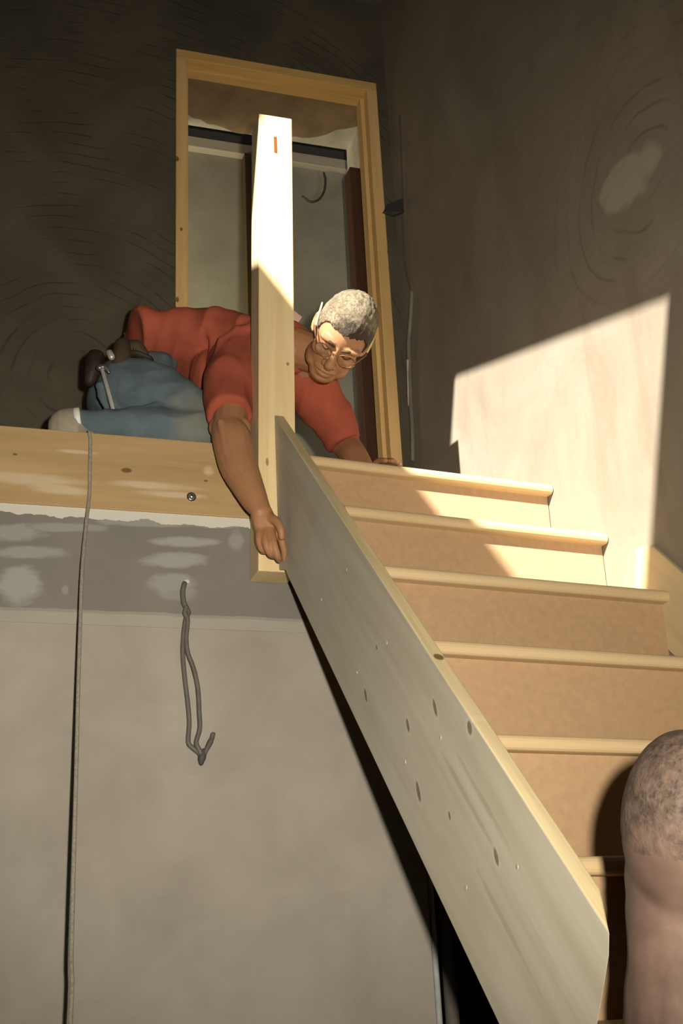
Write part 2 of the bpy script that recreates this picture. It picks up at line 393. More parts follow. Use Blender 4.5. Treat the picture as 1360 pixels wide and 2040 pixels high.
M_mdf = plain('brown_fibreboard', (.40, .262, .145), .7, var=.07, scale=60, bump=.05)
M_tread = wood('tread_softwood', (.60, .45, .255), (.51, .365, .19), U, (0, 0, 1))
M_string = wood('pale_wall_string', (.55, .43, .25), (.47, .36, .20), D - V((0, 0, 1)), U)
st = empty('staircase', 'wooden staircase with brown risers and rounded treads against the right wall', 'staircase')
SX = -.055
SXL = .05
def left_len(e, k): return (e.x - (SX + .002 if k == 0 else SXL)) / U.x
NSTEP = 11
TT = .03
for k in range(NSTEP + 1):
    e = E0 + D * GO * k + V((0, 0, -RISE * k)); L = left_len(e, k)
    if k >= 2: e = e - U * .0125; L -= .0125
    # tread: profile along -D from the rounded nosing back past the riser above
    dep = GO + .05 if k else .10
    prof = []
    for i in range(9):
        h = -math.pi / 2 + math.pi * i / 8
        prof.append((-(TT / 2) * (1 - math.cos(h)) * .8, -TT / 2 + TT / 2 * math.sin(h)))   # (along D, z)
    prof = [(a - 0.0, z) for a, z in prof]
    prof += [(-dep, 0.0), (-dep, -TT)]
    bm = bmesh.new()
    slab(bm, [e + D * a + V((0, 0, z)) for a, z in prof], -U * L)
    bobj('tread', bm, M_tread, st)
    if k < NSTEP:
        r0 = e - D * .036
        bm = bmesh.new()
        slab(bm, [r0 + V((0, 0, -TT)), r0 - D * .012 + V((0, 0, -TT)), r0 - D * .012 + V((0, 0, -RISE)), r0 + V((0, 0, -RISE))], -U * L)
        bobj('riser', bm, M_mdf, st)
# wall string up the right wall
def nos(tt, dz): return E0 + D * GO * tt + V((0, 0, -RISE * tt + dz))
bm = bmesh.new()
sq = lambda x, y: onplane(x, y, E0 - U * .012, U) 
slab(bm, [sq(1264, 1172), sq(1266, 1092), sq(1297, 1086), sq(1360, 1143), nos(NSTEP, .085) - U * .012, nos(NSTEP + .2, -.2) - U * .012, nos(NSTEP, -.19) - U * .012, nos(1.75, -.19) - U * .012], U * .0155)
bobj('wall_string', bm, M_string, st, bevel=.003)

# ------------------------------------------------------------------ newel post
M_post = wood('pale_newel_pine', (.72, .56, .31), (.62, .45, .23), (0, 0, 1), (1, 0, 0), knots=[(at(573, 725, -.1), .006, .004), (at(532, 920, -.1), .012, .004)], knotcol=(.25, .15, .07))
po = empty('newel_post', 'tall pale square newel post standing upright at the landing edge', 'post')
zt, zb_ = 1.058, -.3985
def pc(z):
    t = (z + .4) / 1.458; return -.1545 + .0345 * t
bm = bmesh.new()
lo = [(pc(zb_), -.1, zb_), (pc(zb_) + .103, -.1, zb_), (pc(zb_) + .103, -.004, zb_), (pc(zb_), -.004, zb_)]
hi = [(pc(zt), -.1, zt), (pc(zt) + .103, -.1, zt), (pc(zt) + .103, -.004, zt), (pc(zt), -.004, zt)]
A = [bm.verts.new(p) for p in lo]; B = [bm.verts.new(p) for p in hi]
bm.faces.new(list(reversed(A))); bm.faces.new(B)
for k in range(4): bm.faces.new((A[k], A[(k + 1) % 4], B[(k + 1) % 4], B[k]))
bobj('shaft', bm, M_post, po, bevel=.003)
m0, m1 = at(545, 272, -.1), at(552, 305, -.1)
bm = bmesh.new(); box(bm, m0.x, m1.x, -.1008, -.09, m1.z, m0.z)
tag(bobj('mortise', bm, plain('fresh_orange_wood', (.17, .05, .003), .8), po), 'narrow orange slot near the top')

# ------------------------------------------------------------------ stringer board held by the men
def sp(s, z, dx=0): return V((-.100 + dx, -.1 - s, z))
T0, T1, S1, S2 = (.0, .052), (2.75, -2.52), (2.95, -2.895), (2.62, -2.895)
B0 = (0.005, -.36)
def fp(x, y): return onplane(x, y, V((-.1, 0, 0)), V((1, 0, 0)))
face = [sp(*T0), fp(1214, 1858), fp(1213, 1905), fp(1196, 2008), fp(1186, 2060), fp(1016, 2090), sp(.101, -.453), sp(.06, -.413), sp(.003, -.395)]
kn = []
def fp(x, y): return onplane(x, y, V((-.1, 0, 0)), V((1, 0, 0)))
for (x, y, ra, rb) in [(728, 1385, .016, .006), (866, 1410, .017, .006), (833, 1577, .02, .007), (812, 1445, .014, .006), (988, 1707, .014, .006), (935, 1450, .012, .008), (895, 1625, .008, .004), (750, 1290, .006, .004)]:
    kn.append((fp(x, y), ra, rb))
def stringer_mat():
    s = NT('weathered_deal'); p = s.pos(); al = V((0, -1, -.95)).normalized(); u = V((0, -.95, 1)).normalized(); c = V((1, 0, 0))
    f = s.noise(s.axes(p, al * 1.0, u * 13, c * 13), 1.0, 6, .6, 1.2)
    face_ = s.ramp(f, [(.3, (.40, .355, .265)), (.65, (.49, .452, .355))])
    edge_ = s.ramp(s.noise(s.axes(p, al * 2, u * 40, c * 60), 1.0, 4), [(.3, (.44, .345, .18)), (.65, (.60, .485, .27))])
    g = s.n('NewGeometry'); up_ = s.math('GREATER_THAN', s.dot(g.outputs['True Normal'], tuple(V((0, .68, .73)) * -1)), 2)
    dn = s.dot(g.outputs['True Normal'], tuple(V((0, -.68, .73))))
    col = s.mix(s.math('GREATER_THAN', dn, .5), face_, edge_)
    wet = s.noise(s.axes(p, al * 2.2, u * 4, c), 1.0, 4, .6, .8)
    col = s.mix(s.math('MULTIPLY', s.math('SUBTRACT', wet, .5, True), 1.6, True), col, (.55, .52, .43))
    for (k, ra, rb) in kn:
        d1 = tuple(V((0, -.35, -.94)).normalized()); d2 = tuple(V((0, .94, -.35)).normalized())
        col = s.mix(s.math('MULTIPLY', s.ellipse(p, tuple(k), d1, ra * 1.5, d2, rb * 1.9, .5), .35), col, (.58, .54, .43))
        col = s.mix(s.math('MULTIPLY', s.ellipse(p, tuple(k), d1, ra, d2, rb, .4), .8), col, (.11, .085, .05))
    # long cathedral grain lines
    for (x, y, L_) in [(935, 1600, .13), (960, 1590, .10), (1010, 1850, .12)]:
        k = fp(x, y); d1 = V((0, -.71, -.70)).normalized(); d2 = V((0, -.70, .71)).normalized()
        col = s.mix(s.math('MULTIPLY', s.ellipse(p, tuple(k), tuple(d1), L_, tuple(d2), .006, .6, s.noise(p, 14, 2)), .4), col, (.27, .225, .145))
    ek = onplane(873, 1311, V((0, -.1, .052)), V((0, .935, -1)) * -1)
    col = s.mix(s.math('MULTIPLY', s.ellipse(p, tuple(ek), (1, 0, 0), .009, tuple(al), .011, .3), s.math('GREATER_THAN', dn, .5)), col, (.16, .09, .04))
    s.bump(f, .15, .003)
    return s.done(col, .7)
sb = empty('stringer_board', 'long grey weathered stringer board sloping down from the newel post', 'board')
bm = bmesh.new(); slab(bm, face, (.027, 0, 0))
bm.verts.ensure_lookup_table()
for v_ in bm.verts:
    if v_.co.x > -.08 and v_.co.y < -1.35 and v_.co.z < -1.3: v_.co.y += .06; v_.co.z += .056
bobj('plank', bm, stringer_mat(), sb, bevel=.0025)
M_nail = plain('nail_steel', (.8, .78, .72), .3, .8)
for (x, y) in [(770, 1281), (711, 1340), (877, 1470), (807, 1518), (1030, 1727), (928, 1768), (640, 1195), (690, 1135)]:
    k = fp(x, y); bm = bmesh.new(); disc(bm, k + V((.001, 0, 0)), V((-1, 0, 0)), .0036, .002, 12); bobj('nail', bm, M_nail, sb)

# ------------------------------------------------------------------ things behind the stringer
M_pipe = plain('grey_pipe', (.42, .43, .43), .45, 0, spec=.5)
for (x, r, Y, m, nm, lb, top) in [(870, .008, .03, M_pipe, 'conduit_pipe', 'thin pale grey conduit standing in the dark under-stair opening', -.55),
                             (896, .018, .05, plain('dull_pipe', (.12, .105, .09), .6), 'waste_pipe', 'thicker dull brown pipe beside the pale conduit under the stairs', -.55)]:
    a = at(x, 1960, Y); bm = bmesh.new(); tube(bm, [(a.x, a.y, FLOOR), (a.x, a.y, -1.0)], r, 16, round_ends=False)
    o = bobj(nm, bm, m, None, True); tag(o, lb, 'pipe')

# ------------------------------------------------------------------ wires and pipes on the walls
M_galv = plain('grey_conduit_paint', (.19, .175, .15), .55, .2)
M_white = plain('white_plastic', (.55, .52, .45), .5)
n_in = -U
def rw(x, y, off=.02): return onplane(x, y, E0 + U * .004 - U * off, U)
co = empty('corner_conduit', 'grey cable conduit with a white sleeve rising in the corner beside the doorway', 'conduit')
bm = bmesh.new(); tube(bm, [rw(*q) for q in [(822, 915), (821, 850), (818, 800), (815, 720), (814, 680), (818, 630), (820, 590), (820, 582)]], .009, 12, 4)
bobj('pipe', bm, M_galv, co, True)
bm = bmesh.new(); tube(bm, [rw(814.5, 719), rw(817, 806)], .0105, 14); bobj('sleeve', bm, M_white, co, True)
cb = empty('hanging_wire', 'thin dark wire and clip running up the corner right of the doorway', 'wire')
bm = bmesh.new(); tube(bm, [rw(*q, .012) for q in [(818, 580), (806, 520), (803, 440), (800, 330), (796, 230)]], .0035, 8, 4); bobj('wire', bm, plain('dark_flex', (.10, .085, .07), .6), cb, True)
bm = bmesh.new(); a = rw(783, 422, .04)
slab(bm, [rw(762, 424, .1), rw(770, 410, .08), rw(800, 398, .012), rw(803, 425, .012), rw(785, 431, .05)], V((0, -.012, 0)))
bobj('clip', bm, plain('dull_metal', (.09, .085, .08), .4, .6), cb)
# wire hook in the room behind
bm = bmesh.new(); tube(bm, [at(x, y, 1.93) for x, y in [(645, 345), (648, 360), (645, 382), (634, 398), (618, 402), (603, 392)]], .006, 10, 5)
tag(bobj('wire_hook', bm, plain('hook_steel', (.09, .085, .07), .5, .5), None, True), 'bent dark wire hook hanging on the olive wall inside the doorway', 'hook')

# rope over the landing edge
M_rope = plain('grey_rope', (.27, .24, .19), .85, var=.25, scale=160, bump=.3)
bm = bmesh.new()
pts = [V((at(176, 868, 0).x, .07, .0055)), V((at(177, 868, 0).x, .005, .0058)), at(178.5, 868, -.0075), at(180, 880, -.009), at(179, 930, -.010), at(178, 985, -.012), at(172, 1040, -.035), at(164, 1130, -.08), at(160, 1230, -.12),
       at(155, 1400, -.18), at(151, 1560, -.24), at(147, 1700, -.28), at(142, 1900, -.33), at(139, 2060, -.37)]
pts.append(V((pts[-1].x - .03, -.42, -2.2))); pts.append(V((pts[-1].x - .02, -.44, -2.894)))
tube(bm, pts, .0048, 10, 5)
tag(bobj('rope', bm, M_rope, None, True), 'long grey rope hanging over the landing edge in front of the wall', 'rope')
# doubled cable out of the wall
cl = empty('flex_cable', 'doubled grey flex cable dangling from a hole in the wall', 'cable')
M_flex = plain('grey_flex', (.115, .105, .09), .5, var=.15)
bm = bmesh.new(); tube(bm, [at(369, 1160, -.004) + V((0, .012, .0)), at(367, 1164, -.016), at(364, 1180, -.018), at(366, 1200, -.018), at(372, 1212, -.018)], .0068, 10, 4); bobj('stub', bm, M_flex, cl, True)
P1 = [(372, 1210), (376, 1222), (370, 1232), (366, 1260), (364, 1300), (368, 1350), (374, 1400), (377, 1440), (375, 1478), (384, 1490), (396, 1500), (402, 1512)]
P2 = [(371, 1210), (368, 1222), (374, 1235), (371, 1270), (374, 1300), (385, 1330), (394, 1370), (397, 1420), (398, 1452), (391, 1478), (396, 1492), (404, 1505), (413, 1490), (420, 1478), (424, 1463)]
bm = bmesh.new(); tube(bm, [at(x, y, -.018) for x, y in P1], .0058, 10, 4); bobj('strand', bm, M_flex, cl, True)
bm = bmesh.new(); tube(bm, [at(x, y, -.026) for x, y in P2], .0058, 10, 4); bobj('strand', bm, M_flex, cl, True)
bm = bmesh.new(); tube(bm, [(*at(406, 1497, -.024), .008), (*at(402, 1510, -.024), .010), (*at(401, 1520, -.024), .006)], None, 10, 3); bobj('taped_end', bm, plain('tape', (.07, .065, .06), .6), cl, True)
bm = bmesh.new(); tube(bm, [(*at(411, 1494, -.025), .006), (*at(419, 1478, -.026), .0075), (*at(426, 1462, -.026), .004)], None, 10, 3); bobj('taped_end', bm, plain('tape_grey', (.09, .085, .075), .6), cl, True)
bm = bmesh.new(); k = at(372, 1158, -.003); ball(bm, k, .008, .003, .006); bobj('filler_ring', bm, plain('filler', (.5, .48, .43), .8), cl, True)

# ------------------------------------------------------------------ the kneeling carpenter
def skin_mat(name, base, dark, mottle=.3, hairs=None):
    s = NT(name); p = s.pos(); f = s.noise(p, 22, 5, .6); g = s.noise(p, 6, 3)
    col = s.ramp(f, [(.3, tuple(x * (1 - mottle * .5) for x in base)), (.7, base)])
    col = s.mix(s.math('MULTIPLY', s.math('SUBTRACT', g, .45, True), 1.6 * mottle, True), col, dark)
    s.b.inputs['Subsurface Weight'].default_value = .06; s.b.inputs['Subsurface Radius'].default_value = (.01, .004, .002)
    s.bump(s.noise(p, 120, 3), .08, .002)
    return s.done(col, .5)
M_skin = skin_mat('tanned_skin', (.36, .178, .085), (.28, .125, .06))
def cloth(name, a, b, scale=260, fold=7, rough=.9):
    s = NT(name); p = s.pos(); f = s.noise(p, fold, 4, .55, .6)
    col = s.ramp(f, [(.3, b), (.7, a)])
    s.bump(s.noise(p, scale, 2), .12, .002)
    return s.done(col, rough)
M_shirt = cloth('red_cotton', (.36, .085, .045), (.29, .066, .036))
def jeans():
    s = NT('faded_denim'); p = s.pos(); f = s.noise(p, 6, 4, .6, .6); fine = s.noise(s.axes(p, (60, 0, 0), (0, 60, 0), (0, 0, 200)), 1.0, 3)
    col = s.ramp(f, [(.3, (.055, .082, .098)), (.7, (.105, .145, .155))])
    col = s.mix(s.math('MULTIPLY', fine, .3), col, (.17, .20, .20))
    dust = s.ellipse(p, tuple(at(415, 850, .1)), (1, 0, 0), .1, (0, 0, 1), .12, .8, s.noise(p, 20, 3))
    col = s.mix(s.math('MULTIPLY', dust, .45), col, (.27, .24, .17))
    s.bump(s.noise(p, 300, 2), .15, .002)
    return s.done(col, .9)
M_jean = jeans()

man = empty('person', 'man in red t-shirt and jeans kneeling on the landing, reaching down past the post', 'person')
HS = 1.09
HU = RT * .445 + UP * .618 - FW * .649; HF = RT * -.169 + UP * -.621 - FW * .765
HF.normalize(); HU = (HU - HF * HU.dot(HF)).normalized(); HR = HF.cross(HU)
HC = at(680, 668, -.06)
HM = Matrix((( -HR.x, HF.x, HU.x), (-HR.y, HF.y, HU.y), (-HR.z, HF.z, HU.z)))     # columns: his left, forward, up
def H(x, y, z): return HC + HM @ V((x, y, z)) * HS
HMi = HM.inverted()
def head_shape(bm):
    HMs = HM
    def B(c, rx, ry, rz): ball(bm, H(*c), rx * HS, ry * HS, rz * HS, HMs, 32, 20)
    B((0, -.012, .028), .074, .094, .094)           # skull
    B((0, .032, .012), .064, .062, .075)            # forehead
    B((0, .030, -.045), .060, .060, .070)           # middle of the face
    B((0, .052, -.088), .040, .040, .034)           # chin
    for sx in (-1, 1):
        B((sx * .038, .022, -.072), .026, .050, .030)   # jaw
        B((sx * .042, .062, -.022), .022, .026, .020)   # cheek bone
        B((sx * .030, .078, .022), .030, .018, .011)    # brow
        # ear
        tube(bm, [(*H(sx * .072, -.012, .016), .007), (*H(sx * .079, -.024, .012), .007), (*H(sx * .080, -.026, -.008), .0065), (*H(sx * .076, -.014, -.026), .007), (*H(sx * .072, -.006, -.030), .006)], None, 8, 3)
        B((sx * .073, -.012, -.005), .007, .013, .019)
    tube(bm, [(*H(0, .088, .012), .010), (*H(0, .100, -.010), .011), (*H(0, .113, -.030), .0145), (*H(0, .100, -.040), .011)], None, 10, 3)
    for sx in (-1, 1): B((sx * .013, .098, -.036), .009, .011, .009)
    tube(bm, [(*H(-.026, .080, -.067), .006), (*H(-.010, .0915, -.062), .0085), (*H(0, .0925, -.063), .008), (*H(.010, .0915, -.062), .0085), (*H(.026, .080, -.067), .006)], None, 8, 3)
    tube(bm, [(*H(-.022, .081, -.074), .006), (*H(0, .0905, -.077), .0095), (*H(.022, .081, -.074), .006)], None, 8, 3)
def head_deform(co, nrm):
    q = HMi @ (co - HC) / HS
    if q.length > .19: return co
    d = 0.0
    def g(x, y, z, sx, sz): return math.exp(-((q.x - x) / sx) ** 2 - ((q.z - z) / sz) ** 2) if q.y > .02 else 0
    for s in (-1, 1):
        d -= .012 * g(s * .031, 0, .002, .018, .011)         # eye socket
        d += .006 * g(s * .031, 0, .000, .012, .006)         # lid over the eyeball
        d -= .0035 * g(s * .031, 0, -.0055, .012, .0022)      # lash line
    d -= .004 * g(0, 0, -.0695, .022, .0022)                  # mouth line
    d -= .004 * g(0, 0, -.089, .02, .006)                     # under the lip
    return co + HM @ V((0, d * HS, 0))

# joints, as points of the place
hipR, hipL = at(258, 778, .22), at(264, 792, .46)
kneeR, kneeL = at(385, 850, .13), at(400, 845, .50)
kneeR.z = max(kneeR.z, .062); 
ankR, ankL = at(182, 846, .10), at(215, 850, .52)
ankR.z = .075; ankL.z = .06; kneeL.z = .07; kneeR.z = .068
shR, shL = at(474, 722, .10), at(618, 770, .28)
elR, wrR = at(455, 858, -.06), at(520, 1018, -.175)
elL, wrL = at(688, 885, .34), at(712, 905, .26)
elL.z = max(elL.z, .13); wrL = V((elL.x + .015, .20, .035))
bm = bmesh.new(); head_shape(bm)
chest, waist, pelvis = at(455, 700, .30), at(320, 690, .38), at(258, 746, .37)
nb = at(586, 692, .13)
tube(bm, [(*H(0, -.030, -.055), .056), (*H(0, -.050, -.115), .056), (*nb, .064)], None, 16, 4)
tube(bm, [(*pelvis, .07), (*waist, .07), (*chest, .09), (*at(540, 700, .27), .08)], None, 16, 4)
tube(bm, [(*nb, .06), (*shR, .05)], None, 12, 2); tube(bm, [(*nb, .06), (*shL, .05)], None, 12, 2)
tube(bm, [(*shR, .056), (*(shR.lerp(elR, .5)), .052), (*elR, .047)], None, 14, 3)
# right forearm: broad below the elbow, narrow at the wrist
fa = [(*elR, .048), (*at(463, 880, -.08), .054), (*at(474, 925, -.105), .0515), (*at(492, 965, -.135), .043), (*at(509, 1000, -.16), .034), (*wrR, .029, .024)]
tube(bm, fa, None, 16, 4)
ball(bm, at(440, 852, -.035), .034); ball(bm, at(478, 852, -.06), .032)
for pts, r in (([(440, 842), (447, 880), (458, 930), (478, 975)], .012), ([(474, 846), (490, 890), (500, 930)], .013)):
    tube(bm, [(*at(x, y, -.100 - i * .020), r * (1 - .28 * i)) for i, (x, y) in enumerate(pts)], None, 10, 3)
# right hand gripping the lower edge of the board
HY = -.178
def hp(x, y, dy=0.0, r=.0085): return (*at(x, y, HY + dy), r)
tube(bm, [(*wrR, .028, .023), hp(526, 1036, .002)[:3] + (.032, .019), hp(533, 1054, .002)[:3] + (.034, .016), hp(536, 1064, .004)[:3] + (.030, .012)], None, 16, 3, ref=(0, 1, 0))
tube(bm, [hp(517, 1050, .004, .0105), hp(516, 1074, -.010, .0098), hp(522, 1095, .0, .0092), hp(532, 1099, .026, .0085)], None, 10, 4)            # little finger
tube(bm, [hp(528, 1054, -.004, .011), hp(529, 1082, -.024, .0102), hp(538, 1103, -.012, .0096), hp(546, 1108, .014, .0088)], None, 10, 4)           # ring finger
tube(bm, [hp(539, 1054, -.006, .011), hp(545, 1082, -.026, .0102), hp(552, 1106, -.020, .0095), hp(556, 1116, .000, .0085)], None, 10, 4)          # middle finger
tube(bm, [hp(549, 1050, .004, .0108), hp(560, 1076, -.006, .0098), hp(566, 1098, .004, .0092), hp(567, 1113, .018, .008)], None, 10, 4)          # index finger
tube(bm, [hp(536, 1030, -.008, .014), hp(551, 1040, -.030, .0120), hp(559, 1055, -.038, .0104), hp(561, 1070, -.034, .0088)], None, 10, 4)        # thumb
# left arm and hand flat on the landing
tube(bm, [(*shL, .056), (*(shL.lerp(elL, .5)), .052), (*elL, .046), (*(elL.lerp(wrL, .5)), .042), (*wrL, .030)], None, 14, 4)
hd = V((.25, -1, 0)).normalized(); hs = V((1, .25, 0)).normalized()
tube(bm, [(*wrL, .026, .02), (*(wrL + hd * .05 + V((0, 0, -.012))), .040, .016), (*(wrL + hd * .085 + V((0, 0, -.016))), .038, .013)], None, 14, 3, ref=(0, 0, 1))
# legs inside the trousers
for h_, k_, a_ in ((hipR, kneeR, ankR), (hipL, kneeL, ankL)):
    tube(bm, [(*h_, .065), (*(h_.lerp(k_, .5)), .06), (*k_, .045)], None, 14, 3)
    tube(bm, [(*k_, .045), (*(k_.lerp(a_, .35)), .042), (*a_, .030)], None, 14, 3)
    tube(bm, [(*a_, .030), (*(a_ + V((-.05, .0, -.012))), .03)], None, 10, 2)
# fingers of the left hand
for i, (o_, L_) in enumerate(((-.030, .055), (-.011, .072), (.010, .078), (.030, .070))):
    b_ = wrL + hd * .08 + hs * -o_ + V((0, 0, -.016)); tube(bm, [(*b_, .0105), (*(b_ + hd * L_ * .5 + V((0, 0, .004))), .0098), (*(b_ + hd * L_ + V((0, 0, -.008))), .0085)], None, 10, 3)
b_ = wrL + hd * .03 - hs * .03; tube(bm, [(*b_, .013), (*(b_ + hd * .03 - hs * .02 + V((0, 0, -.014))), .011), (*(b_ + hd * .06 - hs * .025 + V((0, 0, -.018))), .009)], None, 10, 3)
skin('body', bm, .003, 4, M_skin, man, head_deform)

# shirt
bm = bmesh.new()
tube(bm, [(*at(262, 694, .40), .185, .088), (*at(300, 690, .40), .180, .078), (*at(350, 694, .37), .180, .090), (*at(410, 704, .34), .19, .104), (*at(470, 706, .30), .20, .104), (*at(530, 706, .22), .185, .098), (*at(575, 708, .17), .13, .085)], None, 28, 4, ref=(0, .1, 1), round_ends=False)
tube(bm, [(*at(550, 702, .18), .088), (*at(578, 693, .14), .080), (*at(592, 690, .115), .073)], None, 18, 3, round_ends=False)
tube(bm, [(*at(530, 696, .22), .085), (*at(492, 704, .15), .085), (*at(466, 735, .10), .084), (*at(457, 780, .04), .077), (*at(457, 815, -.015), .067), (*at(458, 829, -.035), .064)], None, 20, 4, round_ends=False)
tube(bm, [(*at(572, 730, .24), .09), (*at(612, 768, .27), .085), (*at(645, 812, .30), .076), (*at(672, 850, .32), .064), (*at(686, 882, .325), .058)], None, 20, 4, round_ends=False)
# hanging belly cloth between the arms
tube(bm, [(*at(430, 742, .24), .08), (*at(480, 760, .22), .085), (*at(540, 765, .25), .07)], None, 16, 3)
# folds
for pts, Y, r in (([(415, 640), (425, 690), (420, 745), (410, 790)], .155, .014), ([(500, 652), (462, 664), (434, 690), (424, 725)], .07, .014)):
    tube(bm, [at(x, y, Y) for x, y in pts], r, 10, 4)
def crease(co, nr):
    q = V((co.x * 15 - co.z * 3, co.y * 6, co.z * 6 + co.x * 4))
    n_ = (1 - abs(mnoise.noise(q)) * 2.2 - .4) * .011 + mnoise.noise(co * 10) * .006
    return co + nr * n_
skin('shirt', bm, .007, 4, M_shirt, man, crease)
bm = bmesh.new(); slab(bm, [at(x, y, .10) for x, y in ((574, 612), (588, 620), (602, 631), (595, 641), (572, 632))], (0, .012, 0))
tag(bobj('collar', bm, cloth('sunlit_pink_collar', (.62, .40, .33), (.55, .33, .27)), man, bevel=.002), 'shirt collar standing up at the nape, its sunlit pink painted in')  # red shirt collar coloured pale pink to paint in strong sun

# jeans
bm = bmesh.new()
tube(bm, [(*at(300, 748, .36), .130, .048), (*at(264, 764, .36), .160, .080), (*at(244, 778, .36), .155, .085)], None, 24, 3, ref=(0, 0, 1))
tube(bm, [(*hipR, .100), (*at(290, 788, .19), .102), (*at(330, 808, .17), .098), (*at(375, 835, .14), .085), (*at(395, 858, .125), .070)], None, 20, 4)
tube(bm, [(*at(392, 860, .11), .066), (*at(340, 856, .105), .064), (*at(285, 852, .10), .058), (*at(225, 850, .10), .047), (*at(160, 847, .10), .043)], None, 18, 4)
tube(bm, [(*hipL, .088), (*(hipL.lerp(kneeL, .5)), .095), (*kneeL, .07)], None, 18, 4)
tube(bm, [(*kneeL, .068), (*(kneeL.lerp(ankL, .4)), .062), (*ankL, .045)], None, 16, 4)
for pts, Y, r in (([(330, 818), (345, 838), (350, 860)], .075, .010), ([(350, 815), (368, 838), (374, 862)], .07, .010), ([(305, 822), (318, 840), (322, 862)], .09, .010), ([(262, 818), (320, 812), (372, 824)], .085, .012), ([(200, 770), (212, 810), (240, 832)], .17, .014)):
    tube(bm, [at(x, y, Y) for x, y in pts], r, 8, 4)
def ridge(p): return 1 - abs(mnoise.noise(p)) * 2.2
def lift(co, nr):
    q = V((co.x * 9 + co.z * 6, co.y * 7, co.z * 13 - co.x * 5))
    n_ = (ridge(q) - .4) * .007 + mnoise.noise(co * 11) * .004
    co = co + nr * n_; co.z = max(co.z, .002); return co
skin('jeans', bm, .007, 4, M_jean, man, lift)

# shoes
M_sole = plain('tan_sole', (.30, .26, .19), .8, var=.12, scale=40); M_upper = plain('dusty_canvas', (.24, .215, .165), .9, var=.2, scale=60); M_sock = plain('white_sock', (.72, .70, .64), .9)
for a_, s_ in ((ankR, 0), (ankL, .02)):
    bm = bmesh.new()
    c_ = V((a_.x - .022, a_.y, .0))
    tube(bm, [(*(c_ + V((.004, .0, .056))), .040, .046), (*(c_ + V((-.010, 0, .056))), .046, .052), (*(c_ + V((-.022, 0, .058))), .046, .055)], None, 18, 3, ref=(0, 0, 1))
    lift_ = lambda co, n_: V((co.x, co.y, max(co.z, .002)))
    sh = skin('shoe', bm, .006, 3, M_upper, man, lift_)
    bm = bmesh.new()
    tube(bm, [(*(c_ + V((-.030, 0, .058))), .049, .057), (*(c_ + V((-.044, 0, .058))), .049, .055)], None, 24, 0, ref=(0, 0, 1))
    skin('sole', bm, .005, 3, M_sole, sh, lift_)
    bm = bmesh.new(); tube(bm, [(*(a_ + V((-.030, -.006, -.004))), .0445), (*(a_ + V((-.046, -.004, -.006))), .044)], None, 16, 0, round_ends=False); bobj('sock', bm, M_sock, man, True)

# hair: cropped, silvering at the side, darker over the forehead
def hair_mat():
    s = NT('cropped_hair'); p = s.pos(); f = s.noise(p, 130, 5, .7, .5); g = s.noise(p, 24, 3)
    col = s.ramp(f, [(.32, (.10, .075, .045)), (.68, (.34, .285, .19))])
    col = s.mix(s.math('MULTIPLY', s.math('SUBTRACT', g, .42, True), 2.2, True), col, (.075, .05, .028))
    fr = s.ellipse(p, tuple(H(.024, .090, .070)), tuple(HM @ V((1, 0, 0))),   .066, tuple(HM @ V((0, .5, -.86))), .040, .5, s.noise(p, 60, 2))
    col = s.mix(s.math('MULTIPLY', fr, .9), col, (.035, .022, .012))
    s.bump(f, .9, .008)
    return s.done(col, .6)
def hairline(y):
    T = [(-.12, -.085), (-.075, -.075), (-.035, -.035), (-.02, .010), (.0, .006), (.022, -.006), (.034, .012), (.046, .040), (.062, .056), (.12, .060)]
    for (a, b), (c, d) in zip(T, T[1:]):
        if y <= c: return b + (d - b) * (y - a) / (c - a)
    return .08
bm = bmesh.new()
bmesh.ops.create_icosphere(bm, subdivisions=6, radius=1)
dead = []
for v_ in bm.verts:
    q = V((v_.co.x * .0775, -.010 + v_.co.y * .0985, .029 + v_.co.z * .098))
    if q.y > .03: q.y += .006 * (q.y - .03) / .06; q.x *= 1 - 1.1 * (q.y - .03) * .6
    q *= 1 + .018 * mnoise.noise(q * 60) + .016 * mnoise.noise(V((q.x * 150, q.y * 60, q.z * 60)))
    if q.z < hairline(q.y) + .006 * mnoise.noise(q * 90): dead.append(v_)
    v_.co = H(*q)
bmesh.ops.delete(bm, geom=dead, context='VERTS')
ed = bmesh.ops.extrude_face_region(bm, geom=bm.faces[:])
for v_ in [g_ for g_ in ed['geom'] if isinstance(g_, bmesh.types.BMVert)]: v_.co = HC + (v_.co - HC) * .93
bobj('hair', bm, hair_mat(), man, True)
M_brow = plain('dark_brow', (.07, .04, .022), .8)
for sx in (-1, 1):
    bm = bmesh.new(); tube(bm, [(*H(sx * .012, .0945, .017), .003), (*H(sx * .028, .0935, .024), .0045), (*H(sx * .046, .079, .020), .0025)], None, 8, 4); bobj('eyebrow', bm, M_brow, man, True)
    bm = bmesh.new(); tube(bm, [(*H(sx * .018, .0815, -.003), .0022), (*H(sx * .030, .0855, -.006), .003), (*H(sx * .043, .0765, -.003), .0022)], None, 8, 4); bobj('eyelash', bm, M_brow, man, True)

